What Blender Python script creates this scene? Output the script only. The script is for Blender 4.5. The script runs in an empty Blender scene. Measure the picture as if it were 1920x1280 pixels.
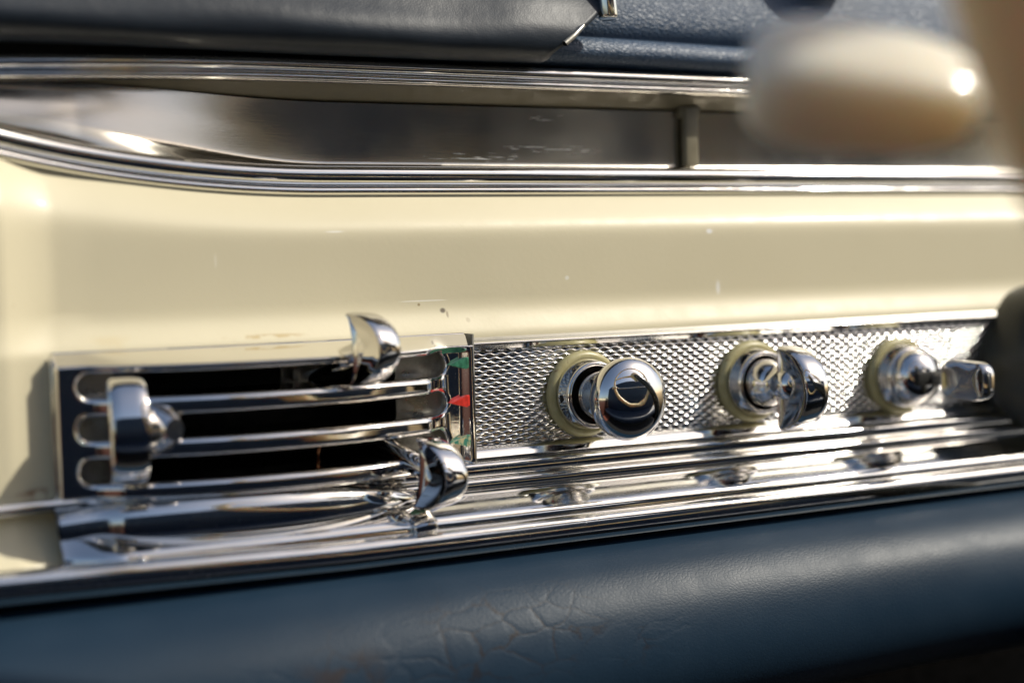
import bpy, math, random
import numpy as np
from mathutils import Matrix, Vector
random.seed(4)
sc = bpy.context.scene
COL = sc.collection
MM = 0.001
PI = math.pi

# ------------------------------------------------------------------ helpers
def ss(a, b, x):
    t = np.clip((np.asarray(x, float) - a) / (b - a), 0, 1)
    return t * t * (3 - 2 * t)

def spline(pts, n):
    """Catmull-Rom through points, resampled to n evenly spaced points."""
    P = np.array(pts, float)
    Q = np.vstack([2 * P[0] - P[1], P, 2 * P[-1] - P[-2]])
    out = []
    for i in range(1, len(Q) - 2):
        p0, p1, p2, p3 = Q[i - 1:i + 3]
        for t in np.linspace(0, 1, 24, endpoint=False):
            out.append(.5 * ((2 * p1) + (p2 - p0) * t + (2 * p0 - 5 * p1 + 4 * p2 - p3) * t * t
                             + (3 * p1 - p0 - 3 * p2 + p3) * t ** 3))
    out.append(P[-1])
    return resample(out, n)

def resample(pts, n):
    P = np.array(pts, float)
    s = np.r_[0, np.cumsum(np.linalg.norm(np.diff(P, axis=0), axis=1))]
    t = np.linspace(0, s[-1], n)
    return np.stack([np.interp(t, s, P[:, k]) for k in range(P.shape[1])], 1)

def empty(name, loc, label=None, cat=None, group=None):
    o = bpy.data.objects.new(name, None)
    COL.objects.link(o)
    o.location = [c * MM for c in loc]
    o.empty_display_size = 0.01
    if label:
        tag(o, label, cat, group)
    return o

def tag(o, label, cat, group=None):
    o['label'] = label
    o['category'] = cat
    if group:
        o['group'] = group
    return o

def root_loc(p):
    v = Vector((0, 0, 0))
    while p is not None:
        v = v + p.location
        p = p.parent
    return np.array(v) / MM

def link(name, V, F, mat, parent=None, smooth=True, sharp=None):
    """one mesh object; V in millimetres, world axes"""
    V = np.asarray(V, float)
    if parent is not None:
        V = V - root_loc(parent)
    me = bpy.data.meshes.new(name)
    me.from_pydata((V * MM).tolist(), [], [tuple(int(i) for i in f) for f in F])
    me.validate()
    me.update()
    if smooth:
        me.polygons.foreach_set('use_smooth', [True] * len(me.polygons))
    if sharp:
        me.set_sharp_from_angle(angle=math.radians(sharp))
    me.materials.append(mat)
    o = bpy.data.objects.new(name, me)
    COL.objects.link(o)
    o.parent = parent
    return o

def grid(P, closeu=False, closev=False, keep=None, flip=False):
    nu, nv = P.shape[:2]
    V = P.reshape(-1, 3)
    F = []
    iu = np.arange(nu if closeu else nu - 1)
    iv = np.arange(nv if closev else nv - 1)
    A, B = np.meshgrid(iu, iv, indexing='ij')
    A2, B2 = (A + 1) % nu, (B + 1) % nv
    q = np.stack([A * nv + B, A2 * nv + B, A2 * nv + B2, A * nv + B2], -1)
    if keep is not None:
        q = q[keep]
    q = q.reshape(-1, 4)
    if flip:
        q = q[:, ::-1]
    return V, q.tolist()

def join(*parts):
    V, F, n = [], [], 0
    for v, f in parts:
        V.append(np.asarray(v, float))
        F += [[i + n for i in g] for g in f]
        n += len(v)
    return np.vstack(V), F

def sweep(prof, xs, dy=None, dz=None):
    """profile [(y,z)] or function x->(n,2), carried along x"""
    rows = []
    for x in xs:
        p = np.array(prof(x) if callable(prof) else prof, float)
        rows.append(np.c_[np.full(len(p), x), p[:, 0] + (dy(x) if dy else 0), p[:, 1] + (dz(x) if dz else 0)])
    return grid(np.array(rows))

def lathe(prof, c, n=96, axis=(0, -1, 0)):
    """profile [(r,h)] turned about axis through c"""
    a = np.array(axis, float); a /= np.linalg.norm(a)
    u = np.cross(a, (0, 0, 1.)); u /= np.linalg.norm(u)
    w = np.cross(u, a)
    P = []
    for k in range(n):
        t = 2 * PI * k / n
        d = u * math.cos(t) + w * math.sin(t)
        P.append([np.array(c) + d * r + a * h for r, h in prof])
    return grid(np.array(P), closeu=True, flip=True)

def rod(p, q, r, n=24, r2=None):
    p = np.array(p, float); q = np.array(q, float)
    a = q - p; L = np.linalg.norm(a)
    r2 = r if r2 is None else r2
    b = min(r, r2) * .25
    prof = [(0, 0), (r - b, 0), (r - b * .3, b * .3), (r, b), (r2, L - b), (r2 - b * .3, L - b * .3), (r2 - b, L), (0, L)]
    ax = a / L
    if abs(ax[2]) > .99:
        ax = ax + np.array([1e-4, 0, 0])
    return lathe(prof, p, n, ax)

def box(x0, x1, y0, y1, z0, z1, b=0.0):
    """box with chamfered edges (b)"""
    import bmesh
    bm = bmesh.new()
    bmesh.ops.create_cube(bm, size=1)
    for v in bm.verts:
        v.co = Vector(((x0 + x1) / 2 + v.co.x * (x1 - x0), (y0 + y1) / 2 + v.co.y * (y1 - y0), (z0 + z1) / 2 + v.co.z * (z1 - z0)))
    if b:
        bmesh.ops.bevel(bm, geom=bm.edges[:], offset=b, segments=3, affect='EDGES', profile=.5)
    bm.verts.index_update()
    V = np.array([v.co[:] for v in bm.verts]); F = [[v.index for v in f.verts] for f in bm.faces]
    bm.free()
    return V, F

def tube(path, r, n=20):
    P = np.array(path, float)
    T = np.gradient(P, axis=0); T /= np.linalg.norm(T, axis=1)[:, None]
    ref = np.array([0, 0, 1.]) if abs(T[0][2]) < .9 else np.array([1., 0, 0])
    rows = []
    for p, t in zip(P, T):
        u = np.cross(t, ref); u /= np.linalg.norm(u); w = np.cross(u, t)
        rows.append([p + r * (u * math.cos(a) + w * math.sin(a)) for a in np.linspace(0, 2 * PI, n, endpoint=False)])
    return grid(np.array(rows), closev=True)

def rot(V, c, rx=0, ry=0, rz=0):
    M = np.array(Matrix.Rotation(math.radians(rz), 3, 'Z') @ Matrix.Rotation(math.radians(ry), 3, 'Y') @ Matrix.Rotation(math.radians(rx), 3, 'X'))
    return (np.asarray(V) - c) @ M.T + c

# ------------------------------------------------------------------ materials
class NT:
    def __init__(s, name):
        s.m = bpy.data.materials.new(name); s.m.use_nodes = True
        s.t = s.m.node_tree; s.t.nodes.clear()
        s.out = s.n('ShaderNodeOutputMaterial'); s.b = s.n('ShaderNodeBsdfPrincipled')
        s.l(s.b.outputs[0], s.out.inputs[0])
        s.tc = s.n('ShaderNodeTexCoord').outputs['Object']
    def n(s, k): return s.t.nodes.new(k)
    def l(s, a, b): s.t.links.new(a, b)
    def set(s, **k):
        for a, v in k.items():
            i = s.b.inputs[a.replace('_', ' ')]
            if hasattr(v, 'links') or hasattr(v, 'is_linked'): s.l(v, i)
            else: i.default_value = v
        return s
    def math(s, op, a, b=None, c=None):
        n = s.n('ShaderNodeMath'); n.operation = op
        for i, v in enumerate((a, b, c)):
            if v is None: continue
            if hasattr(v, 'is_linked'): s.l(v, n.inputs[i])
            else: n.inputs[i].default_value = v
        return n.outputs[0]
    def mapping(s, scale=(1, 1, 1), rot=(0, 0, 0), loc=(0, 0, 0), src=None):
        n = s.n('ShaderNodeMapping'); s.l(src or s.tc, n.inputs[0])
        n.inputs['Scale'].default_value = scale; n.inputs['Rotation'].default_value = rot; n.inputs['Location'].default_value = loc
        return n.outputs[0]
    def noise(s, scale, detail=4, rough=.5, src=None, dist=0):
        n = s.n('ShaderNodeTexNoise'); s.l(src or s.tc, n.inputs['Vector'])
        n.inputs['Scale'].default_value = scale; n.inputs['Detail'].default_value = detail
        n.inputs['Roughness'].default_value = rough; n.inputs['Distortion'].default_value = dist
        return n.outputs['Fac']
    def voro(s, scale, feat='F1', src=None, rand=1):
        n = s.n('ShaderNodeTexVoronoi'); n.feature = feat; s.l(src or s.tc, n.inputs['Vector'])
        n.inputs['Scale'].default_value = scale; n.inputs['Randomness'].default_value = rand
        return n.outputs['Distance']
    def ramp(s, v, a, b, lo=0, hi=1, smooth=True):
        n = s.n('ShaderNodeMapRange'); n.interpolation_type = 'SMOOTHSTEP' if smooth else 'LINEAR'
        s.l(v, n.inputs[0])
        for i, q in enumerate((a, b, lo, hi)): n.inputs[i + 1].default_value = q
        return n.outputs[0]
    def mix(s, f, a, b):
        n = s.n('ShaderNodeMix'); n.data_type = 'RGBA'
        for v, i in ((f, n.inputs[0]), (a, n.inputs[6]), (b, n.inputs[7])):
            if hasattr(v, 'is_linked'): s.l(v, i)
            else: i.default_value = v if not isinstance(v, tuple) or len(v) == 4 else (*v, 1)
        return n.outputs[2]
    def bump(s, h, strength=1, dist=.001, prev=None):
        n = s.n('ShaderNodeBump'); s.l(h, n.inputs['Height']); n.inputs['Strength'].default_value = strength
        n.inputs['Distance'].default_value = dist
        if prev: s.l(prev, n.inputs['Normal'])
        return n.outputs[0]
    def blob(s, c, r, soft=.4):
        """1 inside an ellipsoid at c (mm) of radii r (mm), fading at the rim"""
        m = s.mapping(scale=tuple(1 / (q * MM) for q in r), loc=tuple(-a / b for a, b in zip(c, r)))
        n = s.n('ShaderNodeVectorMath'); n.operation = 'LENGTH'; s.l(m, n.inputs[0])
        return s.ramp(n.outputs['Value'], 1 - soft, 1 + soft * .3, 1, 0)

def chrome(name, col=(.80, .79, .76), rough=.045, scratch=.25, streak=True):
    s = NT(name)
    n1 = s.noise(60, 5, .6)
    st = s.noise(1, 5, .65, src=s.mapping(scale=(60, 2600, 2600)))
    dust = s.ramp(s.noise(2200, 2, .6), .64, .74)
    r = s.math('ADD', s.ramp(n1, .35, .75, rough * .6, rough * 3.2), s.math('MULTIPLY', dust, .22))
    if streak:
        r = s.math('ADD', r, s.ramp(st, .55, .8, 0, .07))
    nb = s.bump(s.noise(16, 2, .5), .05, .004)
    if scratch:
        nb = s.bump(st, scratch * .07, .0002, nb)
    s.set(Base_Color=s.mix(s.ramp(n1, .4, .8, 0, .25), (*col, 1), (col[0] * .86, col[1] * .85, col[2] * .8, 1)), Metallic=1.0, Roughness=r, Normal=nb)
    return s.m

M = {}
M['chrome'] = chrome('chrome')
M['bright_chrome'] = chrome('bright chrome', (.82, .80, .77), .03, .3, False)
M['dull_metal'] = chrome('dull zinc', (.30, .29, .26), .38, .5)
s = NT('engraved metal')
s.set(Base_Color=(.57, .57, .555, 1), Metallic=1.0, Roughness=s.ramp(s.noise(300, 4, .6), .3, .8, .09, .17))
M['engraved'] = s.m
s = NT('tray metal')
scr = s.noise(1, 4, .6, src=s.mapping(scale=(120, 900, 2600), rot=(0, .35, 0)))
mask = s.math('ADD', s.blob((5, 25, 87.5), (8, 12, 1.8), .6), s.math('ADD', s.blob((8, 25, 78), (22, 12, 1.9), .7), s.blob((-22, 25, 75), (20, 12, 1.6), .6)))
sm = s.math('MULTIPLY', s.ramp(scr, .58, .66), mask)
s.set(Base_Color=s.mix(sm, (.52, .49, .43, 1), (.9, .9, .88, 1)), Metallic=1.0,
      Roughness=s.math('ADD', s.ramp(s.noise(40, 4), .3, .8, .17, .25), s.math('MULTIPLY', sm, .3)),
      Normal=s.bump(scr, .04, .0004, s.bump(s.noise(22, 2), .05, .004)))
M['tray'] = s.m

# cream paint with its chips, specks, rust freckles and pale smears
s = NT('cream paint')
tone = s.noise(9, 3, .5)
c = s.mix(s.ramp(tone, .3, .7), (.70, .63, .435, 1), (.73, .66, .46, 1))
spk = s.ramp(s.voro(170), .03, .055, 1, 0)
spk = s.math('MULTIPLY', spk, s.ramp(s.noise(31, 2), .58, .64))
c = s.mix(s.math('MULTIPLY', spk, .55), c, (.36, .25, .10, 1))
for p, r, colr, k in [((-46.3, 0, 27.6), (1.1, 30, .9), (.10, .075, .05), .9), ((-45.0, 0, 26.4), (.5, 30, 1.2), (.2, .14, .08), .6),
                      ((-54, 0, 29.6), (.55, 30, .5), (.25, .17, .06), .8), ((-74, 0, 24.0), (.5, 30, .7), (.25, .18, .06), .8),
                      ((52.5, 3, 50.0), (1.5, 30, .9), (.93, .92, .88), .9), ((-2.5, 3, 36.2), (.9, 30, .8), (.9, .88, .8), .7),
                      ((55.5, 3, 31.5), (1.0, 30, 2.6), (.92, .90, .84), .7), ((-116, 3, 44), (.35, 30, 2.4), (.9, .85, .72), .5),
                      ((-80, 3, 51.6), (3.2, 30, .35), (.93, .9, .8), .7), ((150, 3, 52.6), (6, 30, .4), (.93, .9, .82), .6),
                      ((-38.5, 0, 24.5), (.9, 30, .9), (.42, .34, .2), .5)]:
    c = s.mix(s.math('MULTIPLY', s.blob(p, r, .6), k), c, (*colr, 1))
# hairline scratch running up to the chip
m = s.mapping(scale=(1 / .009, 1, 1 / .00022), rot=(0, math.radians(28), 0), src=s.mapping(loc=(.0525, 0, -.0307)))
n = s.n('ShaderNodeVectorMath'); n.operation = 'LENGTH'
sx = s.n('ShaderNodeSeparateXYZ'); s.l(m, sx.inputs[0]); cx = s.n('ShaderNodeCombineXYZ'); s.l(sx.outputs[0], cx.inputs[0]); s.l(sx.outputs[2], cx.inputs[2])
s.l(cx.outputs[0], n.inputs[0])
c = s.mix(s.ramp(n.outputs['Value'], .7, 1.0, .8, 0), c, (.93, .9, .8, 1))
# yellowed stain along the strip's top edge and rust in the corner by the heater plate
st = s.math('MULTIPLY', s.blob((-146, 0, 21.5), (17, 30, 3.2), .7), s.ramp(s.noise(70, 4), .4, .6))
c = s.mix(s.math('MULTIPLY', st, .5), c, (.62, .47, .20, 1))
st = s.math('MULTIPLY', s.blob((-103, 0, 22.5), (14, 30, .8), .7), s.ramp(s.noise(190, 4), .45, .6))
c = s.mix(s.math('MULTIPLY', st, .7), c, (.50, .36, .14, 1))
st = s.math('MULTIPLY', s.blob((-167, 0, -15.5), (7, 30, 1.4), .7), s.ramp(s.noise(240, 4), .4, .6))
c = s.mix(s.math('MULTIPLY', st, .9), c, (.30, .13, .05, 1))
s.set(Base_Color=c, Roughness=s.ramp(s.noise(120, 3), .3, .8, .40, .5), Specular_IOR_Level=.4, Coat_Weight=.06, Coat_Roughness=.10,
      Normal=s.bump(s.noise(700, 3), .10, .0003, s.bump(s.noise(14, 2), .08, .004)))
M['cream'] = s.m

def leather(name, a, b, rough, grain, gstr, wrinkle=.3, stretch=(1, 1, 1), cracks=None, spec=.5):
    s = NT(name)
    src = s.mapping(scale=stretch)
    wob = s.n('ShaderNodeMix'); wob.data_type = 'VECTOR'; wob.inputs[0].default_value = .0012
    nz = s.n('ShaderNodeTexNoise'); s.l(src, nz.inputs['Vector']); nz.inputs['Scale'].default_value = 420
    va = s.n('ShaderNodeVectorMath'); va.operation = 'MULTIPLY_ADD'
    s.l(nz.outputs['Color'], va.inputs[0]); va.inputs[1].default_value = (.0012,) * 3; s.l(src, va.inputs[2])
    g = s.ramp(s.voro(grain, 'DISTANCE_TO_EDGE', src=va.outputs[0]), 0, .22)
    tone = s.noise(22, 4, .6)
    c = s.mix(s.ramp(tone, .3, .7), (*a, 1), (*b, 1))
    nb = s.bump(s.noise(26, 4, .55), wrinkle, .004)
    nb = s.bump(g, gstr, .0004, nb)
    r = s.ramp(s.noise(90, 4, .6), .3, .75, rough * .94, rough * 1.06)
    if cracks:
        msk = None
        for (p, rr) in cracks:
            q = s.blob(p, rr, .8)
            msk = q if msk is None else s.math('MAXIMUM', msk, q)
        nz2 = s.n('ShaderNodeTexNoise'); s.l(s.tc, nz2.inputs['Vector']); nz2.inputs['Scale'].default_value = 70; nz2.inputs['Detail'].default_value = 6
        vb = s.n('ShaderNodeVectorMath'); vb.operation = 'MULTIPLY_ADD'
        s.l(nz2.outputs['Color'], vb.inputs[0]); vb.inputs[1].default_value = (.010,) * 3; s.l(s.tc, vb.inputs[2])
        e = s.voro(130, 'DISTANCE_TO_EDGE', src=s.mapping(scale=(.6, 1, 1.25), src=vb.outputs[0]))
        line = s.math('MULTIPLY', s.ramp(e, .006, .032, 1, 0), s.ramp(s.noise(38, 4), .40, .54))
        line = s.math('MULTIPLY', line, msk)
        inv = s.math('SUBTRACT', 1.0, s.math('MULTIPLY', s.math('MULTIPLY', s.ramp(e, 0, .16, 1, 0), msk), s.ramp(s.noise(45, 3), .4, .56)))
        nb = s.bump(inv, .12, .0006, nb)
        c = s.mix(s.math('MULTIPLY', line, .95), c, (.020, .017, .019, 1))
        patch = s.math('MULTIPLY', s.blob((-100, -42, -66), (16, 20, 9), .8), s.ramp(s.noise(85, 5), .5, .62))
        c = s.mix(s.math('MULTIPLY', patch, .7), c, (.04, .029, .026, 1))
    s.set(Base_Color=c, Roughness=r, Normal=nb, Specular_IOR_Level=spec)
    return s.m
M['pad'] = leather('navy leather', (.012, .029, .052), (.016, .035, .060), .40, 1000, .06, .008, (.6, 1, 1), spec=.15, cracks=[((-98, -42, -68), (44, 30, 17)), ((-52, -42, -62), (42, 30, 15)), ((-8, -42, -66), (24, 30, 10))])
M['blue_leather'] = leather('grained blue leather', (.035, .065, .115), (.042, .078, .135), .45, 800, .36, .03, (.6, 1, 1.2))
M['black_leather'] = leather('soft black leather', (.013, .019, .028), (.017, .025, .036), .44, 1100, .06, .22, spec=.35)
M['seat_leather'] = leather('seat leather', (.024, .036, .058), (.03, .044, .07), .45, 300, .2, .3)

def plain(name, col, rough=.5, metal=0, coat=0, var=.12, bscale=200, bstr=.1):
    s = NT(name)
    t = s.noise(bscale, 4, .6)
    s.set(Base_Color=s.mix(s.ramp(t, .3, .7), tuple(q * (1 - var) for q in col) + (1,), tuple(q * (1 + var) for q in col) + (1,)),
          Metallic=float(metal), Roughness=s.ramp(t, .3, .7, rough * .85, rough * 1.15), Coat_Weight=float(coat), Coat_Roughness=.06,
          Normal=s.bump(t, bstr, .0004))
    return s.m
s = NT('aged rubber')
t = s.noise(150, 5, .6)
c = s.mix(s.ramp(t, .35, .7), (.38, .335, .16, 1), (.48, .44, .24, 1))
c = s.mix(s.ramp(s.noise(420, 3), .66, .74, 0, .75), c, (.16, .07, .025, 1))
s.set(Base_Color=c, Roughness=.36, Subsurface_Weight=.12, Subsurface_Radius=(.002, .0016, .0007), Normal=s.bump(t, .15, .0004))
M['rubber'] = s.m
M['dark'] = plain('recess shade', (.006, .006, .005), .7)  # near black puts the shade of recesses and gaps into the colour
M['olive'] = plain('olive shaded metal', (.16, .14, .09), .5)  # shade inside the tray put into the colour
M['column'] = plain('dark olive enamel', (.028, .028, .02), .35)
M['ivory'] = plain('ivory plastic', (.90, .79, .64), .22, coat=.6, var=.03, bscale=60, bstr=.03)
M['tan'] = plain('tan wheel plastic', (.88, .68, .34), .30, coat=.3, var=.04, bscale=60, bstr=.03)
for k in ('ivory', 'tan'):
    bs = M[k].node_tree.nodes['Principled BSDF']
    bs.inputs['Subsurface Weight'].default_value = 0.8 if k == 'ivory' else .7; bs.inputs['Subsurface Radius'].default_value = (.016, .012, .009) if k == 'ivory' else (.014, .010, .006)
    bs.inputs['Subsurface Scale'].default_value = 1.0
M['red'] = plain('red enamel', (.70, .045, .03), .32, var=.2, bscale=900, bstr=.3)
M['green'] = plain('green enamel', (.04, .19, .11), .4, var=.35, bscale=900, bstr=.3)
s = NT('worn green enamel')
s.set(Base_Color=s.mix(s.ramp(s.noise(700, 4, .7), .47, .53), (.05, .24, .17, 1), (.55, .50, .28, 1)), Roughness=.45)
M['worn'] = s.m
M['copper'] = plain('copper wire', (.55, .24, .12), .35, metal=1)
M['black'] = plain('black bakelite', (.008, .008, .009), .2)
M['carpet'] = plain('charcoal carpet', (.012, .012, .013), .9, var=.3, bscale=500, bstr=.8)
M['mat'] = plain('red brown mat', (.20, .065, .04), .9, var=.25, bscale=400, bstr=.6)
M['trim'] = plain('brown trim', (.075, .026, .018), .5)
M['void'] = plain('black footwell shade', (.004, .004, .004), .9)  # near black puts the footwell's shade into the colour

# ------------------------------------------------------------------ the dashboard body
dash = empty('dashboard', (0, 0, 0), 'cream painted vintage car dashboard with chrome mouldings and a long dark tray slot', 'dashboard')

def zoff(x): return 9.6 * max(0., (-80. - x) / 92.) ** 2          # the tray rail sweeps up to the left

def sp1(v, w): return w * np.log1p(np.exp(np.clip(v / w, -40, 40)))
def panel_y(x, z):
    L = np.maximum(0, -(x + 160.5)); L = np.where(L < 14, L, 14 + (L - 14) * .3)
    B = np.maximum(0, 31.0 - z); B = 10.6 - sp1(10.6 - B, .6)
    w = 1.2 + 2.4 * ss(-148, -166, x)
    y = 3.7 - .52 * sp1(np.hypot(L, B) - 3.2, w)                  # dished: flares out below and at the left
    y = y + .86 * sp1(z - 52.8, 1.3)                                 # rolls back to the rail above
    return y - 7 * np.clip((-19. - z) / 13., 0, 1.1) ** 2
xs = np.linspace(-285, 430, 480); zs = np.linspace(-38, 62.4, 190)
X, Z = np.meshgrid(xs, zs, indexing='ij')
Y = panel_y(X, Z)
Zw = Z + np.array([zoff(x) for x in xs])[:, None] * ss(40, 62, Z)
Xc, Zc = X[:-1, :-1], Z[:-1, :-1]
V, F = grid(np.stack([X, Y, Zw], -1), keep=~((Xc > -162.5) & (Xc < 240) & (Zc > -17) & (Zc < 18.8)))
link('painted_panel', V, F, M['cream'], dash)

xr = np.r_[np.linspace(-290, -80, 70), np.linspace(-70, 260, 24)]
rail = spline([(12, 61.2), (9.6, 61.6), (7.6, 62.2), (6.3, 63.2), (6.4, 64.4), (7.2, 65.1), (6.9, 65.6), (5.6, 66.6), (5.0, 68.2), (5.4, 69.7), (6.8, 70.8), (9, 71.2), (14, 71.2)], 80) + np.array([4.3, 0])
V, F = sweep(rail, xr, dy=lambda x: -.0022 * max(0, -130 - x) ** 2, dz=zoff)
link('tray_rail', V, F, M['chrome'], dash)

def tray_prof(x):
    z0 = zoff(x); k = float(ss(-160, -72, x))
    deep = spline([(12, 70.6), (17.5, 70.9), (20.2, 72.0), (20.8, 74), (20.9, 82), (20.5, 91)], 48)
    end = spline([(9.0, 70.6), (9.1, 74), (9.8, 78.5), (10.9, 83.5), (12.3, 88.5), (13.7, 93.4)], 48)
    p = deep * k + end * (1 - k)
    p[:, 1] = 70.6 + z0 + (p[:, 1] - 70.6) * (1 - z0 / 25.)
    p[:, 0] += 4.3 - 7 * max(0., -150 - x) / 100
    return p
V, F = sweep(tray_prof, np.r_[np.linspace(-270, -60, 150), np.linspace(-57, 250, 30)])
link('tray_back', V, F, M['tray'], dash)
def ceil_prof(x):
    return resample([(28.5 - 3 * (1 - float(ss(-160, -72, x))), 90.2), (14, 96.8)], 6)
V, F = sweep(ceil_prof, np.r_[np.linspace(-250, -70, 60), np.linspace(-62, 250, 12)])
link('tray_ceiling', V, F, M['olive'], dash)
V, F = join(box(56.0, 61.6, 21.5, 24.4, 72.3, 93, .8), box(54.6, 63.0, 22.4, 25, 88.8, 94, .4))
link('tray_bracket', V, F, M['olive'], dash)
V, F = box(-300, 250, 22, 24, 95.5, 112)  # added black strip: blocks sky in the gap, stands in for shade
link('gap_blocker', V, F, M['dark'], dash)

um = spline([(20, 95.9), (14, 95.6), (11, 95.9), (9.8, 96.8), (9.9, 97.7), (10.6, 98.3), (10.2, 98.7), (9.0, 99.4), (8.5, 100.6), (9.2, 101.9), (11, 102.7), (22, 102.9)], 70) + np.array([3.5, 0])
V, F = sweep(um, np.linspace(-290, 250, 90), dz=lambda x: -.00026 * max(0, -75 - x) ** 2)
link('upper_moulding', V, F, M['chrome'], dash)

# lower chrome: two beads and a mirror-like ledge, swelling into a barrel under the heater plate
yy = np.arange(-10.2, -19.3, -.1)                                   # ledge falls ever more steeply towards the viewer
tau = np.radians(np.interp(-yy, [10.2, 14.2, 14.6, 19.3], [20.5, 27.5, 30.8, 34.0]))
lz = -25.4 - np.cumsum(np.tan(tau)) * .1
ledge_top = list(zip(yy, lz)) + [(-19.9, lz[-1] - .5), (-20.4, lz[-1] - 1.2), (-20.7, lz[-1] - 2.0), (-20.8, -33.4)]
A = np.vstack([resample([(4, -17.6), (-3.2, -17.7)], 6),
               spline([(-3.2, -17.7), (-6.0, -17.85), (-7.1, -18.3), (-7.5, -19.2), (-7.55, -20.6), (-7.3, -21.7), (-7.0, -22.0)], 26),
               spline([(-7.0, -22.0), (-9.2, -22.15), (-10.2, -22.6), (-10.55, -23.5), (-10.5, -24.7), (-10.2, -25.4)], 26),
               resample(ledge_top, 50),
               spline([(-20.8, -33.4), (-23.2, -33.5), (-25.2, -34.3), (-26.1, -36.2), (-26.1, -38.6), (-25.3, -40.5), (-23.8, -41.5), (-21.4, -41.8), (-12, -41.9)], 60)])
Cq = A.copy(); Cq[:, 0] = np.where(Cq[:, 1] > -33.1, Cq[:, 0] * .55 - 1, Cq[:, 0])
def bow(x):
    t = np.clip(np.abs((x + 103.) / 55.), 0, 1)
    return 11.5 * (1 - t ** 2.2) * ss(1.0, .8, t)
def ledge(x):
    e = float(ss(-150, -166, x))
    return A * (1 - .75 * e) + Cq * .75 * e
Lx = np.r_[np.linspace(-164.5, -50, 130), np.linspace(-46, 260, 40)]
V, F = sweep(lambda x: ledge(x)[:-58], Lx)
link('lower_moulding', V, F, M['chrome'], dash)
def barrel(x):
    t = (x + 120.) / (58. if x > -120 else 62.)
    q = max(1e-3, (1 - abs(t) ** 2.3)) ** .62
    yc = -5.6 - .56 * float(bow(x)); a = np.linspace(-115, 118, 60) * PI / 180
    return np.stack([yc - 7.2 * q * np.sign(np.cos(a)) * np.abs(np.cos(a)) ** .62, -25.4 - .8 * (1 - q) + 7.1 * q * np.sign(np.sin(a)) * np.abs(np.sin(a)) ** .85], 1)
V, F = sweep(barrel, np.r_[np.linspace(-164.3, -120, 60), -62 - 58 * (1 - np.sin(np.linspace(.03, PI / 2, 70)))])
link('barrel_moulding', V, F, M['chrome'], dash)
def lbead(x):
    return A[-61:] + np.array([.006 * min(0, x + 100) * -1 * 0, .022 * max(0, -x - 90)])
V, F = sweep(lbead, np.r_[np.linspace(-290, -60, 70), np.linspace(-50, 260, 30)])
link('lower_bead', V, F, M['chrome'], dash)
# slim bead that runs into the heater plate from the left
sb = spline([(6, -16.8), (-4.5, -16.9), (-6.2, -17.5), (-6.8, -18.8), (-6.2, -20.1), (-4.5, -20.6), (6, -20.7)], 40)
V, F = sweep(sb, np.linspace(-290, -150, 50), dy=lambda x: -.0045 * max(0, -163 - x) ** 2)
link('side_bead', V, F, M['chrome'], dash)
V, F = join(box(-69.5, -62.5, -24.4, -17.5, -33.6, -30.6, 1.0))
V = rot(V, np.array([-66, -21, -31]), rz=-14, ry=-10)
link('moulding_clip', V, F, M['bright_chrome'], dash)
V, F = join(box(-147.5, -145.0, -23.4, -17.5, -35.2, -32.0, .5))
V = rot(V, np.array([-146, -20, -33]), ry=30)
link('moulding_clip', V, F, M['bright_chrome'], dash)

# ------------------------------------------------------------------ engraved strip
strip = empty('trim_strip', (-40.5, 0, -17), 'long chrome strip engraved with a fine diamond pattern behind the knobs', 'trim strip')
gx = np.arange(-40.5, 212, .15); gz = np.arange(-14.0, 15.61, .085)
GX, GZ = np.meshgrid(gx, gz, indexing='ij')
H = .17 * ((1 + np.cos(2 * PI * (GZ + .27 * np.cos(2 * PI * GX / 4.1) * np.cos(PI * GZ / 1.25)) / 1.25)) / 2) ** 1.9 - .1
fade = ss(-14, -13.2, GZ) * ss(15.6, 14.9, GZ) * ss(-40.5, -39.9, GX)
V, F = grid(np.stack([GX, -.2 - H * fade, GZ], -1))
link('engraved_face', V, F, M['engraved'], strip)
top = np.vstack([resample([(0.2, 15.3), (-.5, 15.5)], 3), spline([(-.5, 15.5), (-1.4, 16.7)], 8), spline([(-1.4, 16.7), (-2.2, 17.2), (-1.9, 17.7)], 8),
                 resample([(-1.9, 17.7), (1.6, 20.5)], 10), resample([(1.6, 20.5), (5, 20.8)], 4)])
V, F = sweep(top, np.linspace(-40.5, 190, 60))
link('top_edging', V, F, M['chrome'], strip, sharp=50)
bot = np.vstack([resample([(.2, -13.7), (-.4, -13.9)], 3), spline([(-.4, -13.9), (-1.8, -15.0), (-3.1, -16.6)], 12), spline([(-3.1, -16.6), (-3.4, -17.1), (-3.0, -17.4)], 6), resample([(-3.0, -17.4), (3, -17.4)], 3)])
V, F = sweep(bot, np.linspace(-40.5, 250, 60))
link('bottom_edging', V, F, M['chrome'], strip, sharp=50)

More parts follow.
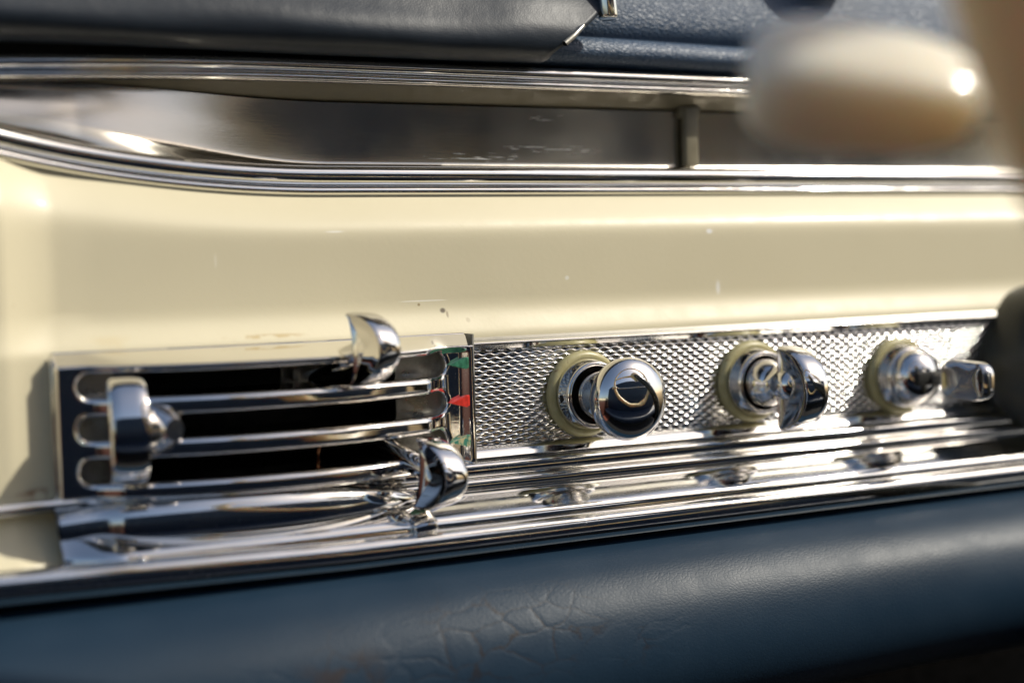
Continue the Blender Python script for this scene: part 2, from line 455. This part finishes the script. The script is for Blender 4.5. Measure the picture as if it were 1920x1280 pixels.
# ------------------------------------------------------------------ heater control
heat = empty('heater_control', (-102, 0, -18), 'bowed chrome heater control plate with three long black slots and sliding paddles', 'heater control')
SL = [(12.0, 3.15), (0.7, 3.15), (-10.7, 3.15)]
def slot_sd(x, z):
    sd = np.full(np.shape(x), 1e9)
    for c, h in SL:
        dx = np.maximum(np.abs(x + 103.4) - (53.8 - h), 0)
        sd = np.minimum(sd, np.hypot(dx, z - c) - h)
    return sd
gx = np.arange(-163.6, -41.25, .3); gz = np.arange(-19.3, 21.01, .18)
GX, GZ = np.meshgrid(gx, gz, indexing='ij')
sd = slot_sd(GX, GZ)
r = 1.75
t = np.clip(sd, 0, r)
dep = np.where(sd > 0, r - np.sqrt(np.maximum(r * r - (r - t) ** 2, 0)), r + np.clip(-sd, 0, 1.2) * 9)
bv = bow(GX)
flat_r = ss(-58, -48, GX)                                             # hollowed right end
Yp = -6.5 - bv * (1 - .0 * flat_r) + dep
Yp = Yp + 2.3 * flat_r * ss(-41.9, -45.2, GX) * ss(17.2, 15.2, GZ)
t = np.clip((GZ - 16.9) / 3.7, 0, 1); te = np.where(t < .12, t * t / .24, t - .06) / .94
Yp = Yp * (1 - te) + te * -.8                                        # roof facet runs back to the paint
t = np.clip((-16.6 - GZ) / 2.6, 0, 1)
Yp = Yp + (1 - np.sqrt(1 - t * t * .98)) * 3.4
le = np.clip(-162.4 - GX, 0, 3); Yp = Yp + le ** 2 * 2.2
q = sd[:-1, :-1]
V, F = grid(np.stack([GX, Yp, GZ - .02 * bv], -1), keep=(q > -1.0))
face = link('face_plate', V, F, M['bright_chrome'], heat, sharp=70)
V, F = box(-64.5, -46, -1.4, -.4, -16, 17.5, .2)
link('back_plate', V, F, M['dull_metal'], heat)
V, F = box(-161, -147, -1.4, -.4, -16, 17.5, .2)
link('back_plate', V, F, M['dull_metal'], heat)
V, F = box(-163, -42, 16, 17, -17.3, 20)
V2, F2 = box(-163, -42, -.4, 17, 19.2, 20); V3, F3 = box(-163, -42, -1.2, 17, -17.3, -16.6)
V, F = join((V, F), (V2, F2), (V3, F3), box(-163, -162.2, -1, 17, -17, 20), box(-43, -42.2, -1, 17, -17, 20))
link('housing', V, F, M['dark'], heat)
V, F = join(box(-98, -90, 3, 4.2, 8.5, 15.2, .3), box(-97, -95, -4, 3.5, 10, 13, .3))
link('slider_arm', V, F, M['dull_metal'], heat)
V, F = tube(spline([(-89.5, -2, -13.6), (-90.5, -4.5, -11), (-89.5, -4, -8.6), (-87, 0, -7.6)], 30), .45, 10)
link('wire', V, F, M['copper'], heat)
# side walls so the plate has an edge
V, F = box(-163.9, -162.9, -4.4, 3, -17.2, 19.5, .3)
link('end_edge', V, F, M['bright_chrome'], heat)
V, F = join(box(-41.2, -40.55, -5.6, 3, -18.4, 20.6, .1))
link('end_edge', V, F, M['dull_metal'], heat)
for zc, mt, lab in [(11.9, 'green', 'green triangle beside the top slot'), (0.6, 'red', 'red triangle beside the middle slot'), (-11.2, 'worn', 'worn green triangle beside the bottom slot')]:
    pts = [(-49.0, zc - .1), (-44.0, zc + 1.9), (-43.5, zc + 1.6), (-43.5, zc - 1.2), (-44.0, zc - 1.5)]
    yy = [-6.15, -6.3, -6.35, -6.35, -6.3]
    n5 = len(pts)
    V = [(x, y - .45, z) for (x, z), y in zip(pts, yy)] + [(x, y + 3.0, z) for (x, z), y in zip(pts, yy)]
    F = [list(range(n5))] + [[i, i + n5, (i + 1) % n5 + n5, (i + 1) % n5] for i in range(n5)] + [list(range(2 * n5 - 1, n5 - 1, -1))]
    o = link('indicator', V, F, M[mt], heat, smooth=False)
    o['label'] = lab

def paddle(outer, inner, thick, c, crown=.7, depth=None):
    """thumb paddle standing in the y-z plane: outer arc towards the viewer, inner edge hollow; extruded along x with a rounded rim"""
    n = 44
    depth = depth or outer
    th = np.linspace(-PI / 2, PI / 2, n)
    oy = -depth * np.cos(th); oz = outer * np.sin(th)
    ob = np.stack([oy, oz], 1)
    ib = np.stack([-inner * np.cos(th[::-1] * .995), outer * .985 * np.sin(th[::-1])], 1)
    loop = np.vstack([ob, ib[1:-1]])
    cen = np.array([-(depth + inner) / 2 * .8, 0])
    prof = [(.0, -.74), (.55, -.78), (.90, -.9), (.955, -.97), (1.0, -.80), (1.0 + .014 * crown, -.4), (1.0 + .022 * crown, 0), (1.0 + .014 * crown, .4), (1.0, .80), (.955, .97), (.90, .9), (.55, .78), (.0, .74)]
    rows = []
    for k, xx in prof:
        p = cen + (loop - cen) * k
        rows.append(np.c_[np.full(len(p), xx * thick / 2), p])
    V, F = grid(np.array(rows), closev=True)
    return V + np.array(c, float), F

def lever(c, outer, inner, thick, stem_c, tilt, turn, label, depth):
    pivot = np.array(stem_c, float)
    V, F = paddle(outer, inner, thick, c, depth=depth)
    V = rot(V, pivot, rx=tilt, rz=turn)
    o = link('lever', V, F, M['bright_chrome'], heat, sharp=48)
    o['label'] = label
    V, F = rod(pivot + (0, 16, 0), np.array(c) + (0, -depth * .3, 0), 3.2)
    V = rot(V, pivot, rx=tilt, rz=turn)
    link('stem', V, F, M['bright_chrome'], o)
    return o
lever((-84.5, -17.5, 18.2), 10.2, 2.4, 7.8, (-84.5, -11, 12.3), -3, 16, 'top sliding paddle tipped upwards on the heater plate', 14.5)
lever((-146.0, -14.0, 0.3), 14.0, 2.5, 9.4, (-146.0, -7, 0.3), 0, -9, 'tall middle paddle at the left end of the heater plate', 11.5)
lever((-66.5, -19.5, -15.8), 10.2, 2.4, 8.4, (-66.5, -10, -10.6), 8, 16, 'bottom paddle tipped downwards at the right of the heater plate', 14.5)
# hub collar of the left paddle
V, F = lathe([(0, 0), (6.6, 0), (7.8, 2.5), (5.6, 7.5), (3.0, 11), (0, 11)], (-139.6, -9, 0.2), 10, axis=(.35, -1, 0))
hub = [o for o in heat.children if o.name.startswith('lever')][1]
link('hub', V, F, M['bright_chrome'], hub, sharp=30)

# ------------------------------------------------------------------ knobs on the strip
def base(c, parent, r=13.5):
    k = r / 14.
    V, F = lathe([(10.5 * k, 0), (13.4 * k, 0), (13.9 * k, .6), (14.0 * k, 1.6), (13.6 * k, 2.6), (12.8 * k, 3.1), (11.9 * k, 3.2), (11.4 * k, 2.6), (10.9 * k, 2.2)], c)
    link('gasket', V, F, M['rubber'], parent)
    k = 1.0
    V, F = lathe([(11.2 * k, 1.6), (11.3 * k, 3.2), (11.2 * k, 4.0), (10.8 * k, 5.6), (10.5 * k, 7.4), (10.3 * k, 8.3), (9.9 * k, 8.8), (9.3 * k, 8.8), (8.9 * k, 8.4), (8.7 * k, 7.2), (8.6 * k, 2.0)], c)
    link('collar', V, F, M['bright_chrome'], parent)
    V, F = lathe([(8.7 * k, 2.4), (0.0, 2.4)], c)
    link('socket', V, F, M['dark'], parent)

def screw_hole(c, ang, parent, r=10.9, h=5.2):
    d = np.array([math.cos(ang), 0, math.sin(ang)])
    p = np.array(c) + d * (r - 1.6) + np.array([0, -h, 0]); q = np.array(c) + d * (r + .10) + np.array([0, -h, 0])
    V, F = rod(p, q, 1.25, 20)  # dark plug standing in for the shade in a set screw hole
    link('hole_shade', V, F, M['dark'], parent)

c1 = (0, 0, 0)
k1 = empty('pull_knob', c1, 'round domed chrome pull knob nearest the heater plate', 'knob', 'chrome knobs on the engraved strip')
base(c1, k1); screw_hole(c1, PI * 1.02, k1)
V, F = lathe([(0, 2.4), (7.5, 2.4), (7.6, 9), (7.6, 15.0), (7.2, 17.5), (6.9, 20), (7.3, 22.0)], c1)
link('shank', V, F, M['bright_chrome'], k1)
V, F = lathe(spline([(6.6, 21.6), (8.8, 21.7), (11.0, 22.6), (12.1, 24.2), (12.45, 26.2), (12.3, 28.0), (11.7, 29.4), (10.2, 30.9), (8.0, 32.1), (5.2, 33.0), (2.4, 33.45), (0, 33.55)], 70), c1, 128)
link('knob_head', V, F, M['bright_chrome'], k1)

c2 = (65, 0, 0)
k2 = empty('turn_knob', c2, 'half moon chrome turn knob seen edge on, second from the heater plate', 'knob', 'chrome knobs on the engraved strip')
base(c2, k2)
V, F = lathe([(0, 2.4), (8.0, 2.4), (8.0, 9), (7.3, 12.2), (6.0, 14.6), (5.0, 16.6), (5.0, 18.5), (5.2, 20.5), (4.9, 22.6), (3.9, 24.2), (2.1, 25.2), (0, 25.5)], c2)
link('shank', V, F, M['bright_chrome'], k2)
V, F = paddle(13.4, -.6, 8.6, (66.0, -19.0, -1.2), depth=15.5, crown=.9)
link('knob_head', V, F, M['bright_chrome'], k2, sharp=48)

c3 = (129, 0, -1.8)
k3 = empty('ignition_lock', c3, 'domed chrome ignition lock with a dark key slot, near the steering column', 'ignition lock')
base(c3, k3)
screw_hole(c3, PI * .72, k3)
V, F = lathe(spline([(9.6, 6.0), (9.7, 8.5), (9.3, 11), (8.0, 13.6), (5.8, 15.4), (3.0, 16.4), (0, 16.7)], 40), c3)
link('lock_dome', V, F, M['bright_chrome'], k3)
V, F = box(123.2, 135.4, -17.3, -11, -4.3, .5, .7)  # dark block proud of the dome, standing in for the slot's shade
link('slot_shade', V, F, M['dark'], k3)

key = empty('ignition_key', (131, -16, -1.8), 'chrome key with a broad rounded bow standing out from the lock', 'key')
V, F = box(129.8, 131.4, -24, -6, -3.2, -.4, .3)
link('blade', V, F, M['dull_metal'], key)
n = 40; loop = []
for t in np.linspace(0, 2 * PI, 72, endpoint=False):
    cth, sth = math.cos(t), math.sin(t)
    loop.append((-34 + 11.5 * np.sign(cth) * abs(cth) ** .5, -1.6 + 6.6 * np.sign(sth) * abs(sth) ** .62))
loop = np.array(loop); cen = np.array([-34, -1.6])
rows = []
for k, xx in [(0, -.7), (.8, -.7), (.88, -.95), (.96, -1), (1.0, -.6), (1.0, .6), (.96, 1), (.88, .95), (.8, .7), (0, .7)]:
    p = cen + (loop - cen) * k
    rows.append(np.c_[np.full(len(p), 130.6 + xx * 2.1), p])
V, F = grid(np.array(rows), closev=True)
V = rot(V, np.array([130.6, -22, -1.6]), rz=-6)
link('bow', V, F, M['bright_chrome'], key, sharp=50)

# ------------------------------------------------------------------ padded rolls and leather above
pad = spline([(6, -41.2), (-12, -41.6), (-20, -42.4), (-27.5, -45.6), (-35, -51.5), (-41.5, -60), (-45.4, -70), (-46, -79), (-43.4, -87), (-37.5, -93.4), (-27, -98), (-10, -100), (12, -100)], 110)
xs = np.linspace(-300, 430, 180)
def pad_prof(x):
    p = pad.copy()
    w = ss(-41, -60, p[:, 1])
    p[:, 0] += w * (0.6 * math.sin(x * .017 + 1) + .05 * math.sin(x * .061))
    p[:, 1] += w * (.5 * math.sin(x * .024) + .022 * min(60, max(0, x - 60)))
    return p
V, F = sweep(pad_prof, xs)
o = link('knee_pad', V, F, M['pad'], None)
tag(o, 'thick navy leather padded roll with cracked patches under the lower chrome bead', 'padding')

tp = empty('dash_top', (0, 20, 103), 'grained blue leather dash top with a rolled front edge above the chrome moulding', 'dash top')
roll = spline([(24, 103.2), (16, 103.4), (11.6, 104.6), (9.6, 107.4), (10.4, 110.4), (12.8, 112.4), (15.2, 113.0)], 40)
V, F = sweep(roll, np.linspace(-60, 260, 90), dy=lambda x: .3 * math.sin(x * .05), dz=lambda x: .35 * math.sin(x * .04 + 1) - .004 * x)
link('rolled_edge', V, F, M['blue_leather'], tp)
face = spline([(15.6, 111.8), (13.4, 114.2), (12.6, 118), (14, 126), (19, 140), (34, 160), (60, 172), (140, 180)], 70)
V, F = sweep(face, np.linspace(-60, 260, 90), dy=lambda x: .4 * math.sin(x * .035))
link('top_cover', V, F, M['blue_leather'], tp)

cov = empty('leather_cover', (-80, 10, 104), 'soft black leather cover draped over the left end of the dash top', 'leather cover')
cp = spline([(16, 104.2), (8, 103.6), (2.4, 104.8), (-.4, 108.0), (-.2, 112.5), (2.4, 118), (7, 126), (16, 138), (40, 152), (90, 160)], 90)
rows = []
us = np.linspace(0, 1, 150)
for u in us:
    row = []
    for y, z in cp:
        xe = -7 + np.clip(z - 105.5, 0, 40) * 1.36 - (1.6 if 112.8 < z < 113.6 else 0)
        x = -300 + (xe + 300) * u
        w = math.sin(x * .06 + z * .2) * .5 + .5 * math.sin(x * .13 - z * .1) * ss(-70, -10, x)
        row.append((x, y + w * .8 * ss(104, 110, z) - .0 * x, z + .5 * math.sin(x * .03) + .010 * min(0, x + 60) * ss(140, 104, z)))
    rows.append(row)
V, F = grid(np.array(rows))
o = link('cover_skin', V, F, M['black_leather'], cov)
md = o.modifiers.new('thick', 'SOLIDIFY'); md.thickness = .0016; md.offset = -1
V, F = rod((14.6, 3.2, 117.2), (15.2, 7.0, 142), 3.1, 40)
link('chrome_end', V, F, M['chrome'], cov)
V, F = tube([(-4.6, -1.6, 108.0), (-1, -1.0, 110.6), (3.5, 1.2, 114), (9, 4.6, 117.8)], .9)
link('edge_binding', V, F, M['dull_metal'], cov)

gg = empty('instrument_ring', (109, 8, 140), 'black round instrument ring with a thin chrome lip set in the blue leather', 'instrument ring')
axg = (0, -1, .25)
V, F = lathe(spline([(15.8, -2), (16.6, 1.5), (15.8, 3.4), (14.0, 4.0), (12.6, 2.6)], 24), (112, 12, 148.5), 96, axis=axg)
link('ring', V, F, M['black'], gg)
V, F = lathe(spline([(12.8, 2.4), (12.3, 3.3), (11.4, 3.2), (11.0, 2.0)], 14), (112, 12, 148.5), 96, axis=axg)
link('lip', V, F, M['chrome'], gg)
V, F = lathe([(11.2, 1.6), (0, 2.2)], (112, 12, 148.5), 64, axis=axg)
link('lens', V, F, M['black'], gg)

# ------------------------------------------------------------------ steering column, wheel, shift lever
colm = empty('column_shroud', (199, 0, -2), 'dark olive rounded column shroud beside the key at the right edge', 'shroud')
V, F = lathe([(0, -6), (29, -6), (30, 0), (29.4, 6), (28.2, 12), (26.6, 20), (23, 24), (12, 25), (10, 34), (0, 34)], (199, 0, -1.5), 96, axis=(.16, -1, .28))
link('jacket', V, F, M['column'], colm)
wh = empty('steering_wheel', (108, -266, 138), 'tan plastic steering wheel, its rim out of focus at the right', 'steering wheel')
wc = np.array([108., -266., 138.]); nrm = np.array([-.10, -.99, .06]); nrm /= np.linalg.norm(nrm)
uu = np.cross(nrm, (0, 0, 1.)); uu /= np.linalg.norm(uu); ww = np.cross(uu, nrm)
R0 = 190.
P = []
for k in range(160):
    a = 2 * PI * k / 160; d = uu * math.cos(a) + ww * math.sin(a)
    P.append([wc + d * (R0 + 11.5 * math.cos(b)) + nrm * 12.5 * math.sin(b) for b in np.linspace(0, 2 * PI, 28, endpoint=False)])
V, F = grid(np.array(P), closeu=True, closev=True)
link('rim', V, F, M['tan'], wh)
V, F = lathe([(0, -20), (34, -20), (38, -4), (30, 8), (14, 14), (0, 15)], wc - nrm * 30, 64, axis=nrm)
link('hub', V, F, M['tan'], wh)
V, F = rod(wc - nrm * 40, (214, 6, -190), 19, 40)
link('column', V, F, M['column'], wh)
for a in (math.radians(8), math.radians(172)):
    d = uu * math.cos(a) + ww * math.sin(a)
    V, F = rod(wc - nrm * 26 + d * 30, wc + d * (R0 - 4), 8, 24, r2=6.5)
    link('spoke', V, F, M['tan'], wh)

sl = empty('shift_lever', (-65, -205, 70), 'column shift lever with a blurred ivory plastic knob in the foreground', 'shift lever')
ax = np.array([.88, -.46, -.10]); ax /= np.linalg.norm(ax)
up = np.array([.06, .10, 1.]); up -= ax * (ax @ up); up /= np.linalg.norm(up); bk = np.cross(up, ax)
ca, sa = math.cos(math.radians(38)), math.sin(math.radians(38)); up, bk = up * ca + bk * sa, bk * ca - up * sa
kc = np.array([-65.5, -205.5, 70.9])
rows = []
def sp(v, e): return np.sign(v) * abs(v) ** e
for a in np.linspace(-PI / 2, PI / 2, 60):
    s_ = sp(math.sin(a), .78); cc = max(abs(math.cos(a)), 1e-3) ** .52
    taper = 1.0 - .10 * s_
    row = []
    for b in np.linspace(0, 2 * PI, 64, endpoint=False):
        row.append(kc + ax * (20.8 * s_) + up * (10.0 * cc * taper * sp(math.sin(b), .55) - .8 * s_) + bk * (9.4 * cc * taper * sp(math.cos(b), .55)))
    rows.append(row)
V, F = grid(np.array(rows), closev=True)
link('lever_knob', V, F, M['ivory'], sl)
e0 = kc + ax * 20.2
V, F = lathe([(0, -1), (3.6, -1), (3.8, 1.0), (3.2, 2.6), (0, 2.8)], e0, 40, axis=ax)
link('ferrule', V, F, M['bright_chrome'], sl)
V, F = tube(spline([tuple(e0), (-20, -236, 62), (80, -230, 50), (190, -210, 44), (222, -200, 50)], 60), 3.0)
link('rod', V, F, M['bright_chrome'], sl)

# ------------------------------------------------------------------ the cabin behind the camera, seen only in the chrome
def struct(name, V, F, mat):
    o = link(name, V, F, mat, None, smooth=False); o['kind'] = 'structure'; return o
V, F = box(-900, 1000, -1500, 70, -530, -520)
struct('floor', V, F, M['carpet'])
V, F = box(-900, 1000, 70, 80, -520, 95)
struct('firewall', V, F, M['void'])
V, F = box(-320, 300, 8, 12, -104, -60)  # added black sheet standing in for the shade under the dash
o = link('under_dash_shade', V, F, M['void'], dash)
seat = empty('bench_seat', (0, -900, -520), 'dark navy leather bench seat reflected in the chrome', 'seat')
V, F = box(-640, 1150, -900, -430, -400, -260, 60)
link('cushion', V, F, M['seat_leather'], seat)
V, F = box(-640, 1150, -940, -780, -300, 400, 60)  # unseen; raised and widened to keep low sky out of the chrome
V = rot(V, np.array([0, -860, -300]), rx=4)
link('backrest', V, F, M['seat_leather'], seat)

mat_o = link('added_mat', *box(-695, -430, -1000, -60, -519, -508, 4), M['mat'], None, smooth=False)  # added out of view for its warm reflection in the bead
tag(mat_o, 'unseen red brown floor mat added to tint the lower chrome bead', 'floor mat')
door = empty('car_door', (-720, -500, -520), 'cream car door with red brown trim reflected in the chrome', 'car door')
V, F = box(-760, -700, -1200, 160, -30, 40, 15)
link('cap_rail', V, F, M['cream'], door)
V, F = box(-755, -705, -1200, 160, -500, -32, 12)
link('trim_panel', V, F, M['trim'], door)

# ------------------------------------------------------------------ light, sky, camera
Ldir = Vector((.64, -.38, .67)).normalized()
sun = bpy.data.lights.new('sun', 'SUN'); sun.energy = 3.25; sun.angle = math.radians(.53); sun.color = (1.0, .945, .83)
so = bpy.data.objects.new('sun', sun); COL.objects.link(so); so.rotation_euler = Ldir.to_track_quat('Z', 'Y').to_euler()
w = bpy.data.worlds.new('World'); sc.world = w; w.use_nodes = True
nt = w.node_tree; nt.nodes.clear()
o_ = nt.nodes.new('ShaderNodeOutputWorld'); b_ = nt.nodes.new('ShaderNodeBackground'); sk = nt.nodes.new('ShaderNodeTexSky')
sk.sky_type = 'NISHITA'; sk.sun_disc = False
sk.sun_elevation = math.asin(Ldir.z); sk.sun_rotation = math.atan2(Ldir.x, Ldir.y)
sk.air_density = 1.0; sk.dust_density = 2.2; sk.ozone_density = 0.4
nt.links.new(sk.outputs[0], b_.inputs[0]); b_.inputs[1].default_value = .105
nt.links.new(b_.outputs[0], o_.inputs[0])

cam = bpy.data.cameras.new('camera'); cam.lens = 55.0; cam.sensor_width = 36.0; cam.sensor_fit = 'HORIZONTAL'
cam.clip_start = .01; cam.clip_end = 100
cam.dof.use_dof = True; cam.dof.focus_distance = .473; cam.dof.aperture_fstop = 4.6; cam.dof.aperture_blades = 7
co = bpy.data.objects.new('camera', cam); COL.objects.link(co)
Mx = Matrix(((0.87740885, 0.04688196, -0.47744716), (-0.47912177, 0.03498635, -0.8770509), (-0.02441373, 0.99828755, 0.0531595)))
co.matrix_world = Matrix.Translation((-.25254, -.41862, .04276)) @ Mx.to_4x4()
sc.camera = co
vs = sc.view_settings
sc.display_settings.display_device = 'sRGB'
vs.view_transform = 'Standard'; vs.look = 'None'; vs.gamma = 1; vs.exposure = .2; vs.use_curve_mapping = False
sc.render.engine = 'CYCLES'
sc.cycles.use_denoising = True
sc.cycles.max_bounces = 10; sc.cycles.glossy_bounces = 8
sc.cycles.sample_clamp_indirect = 8
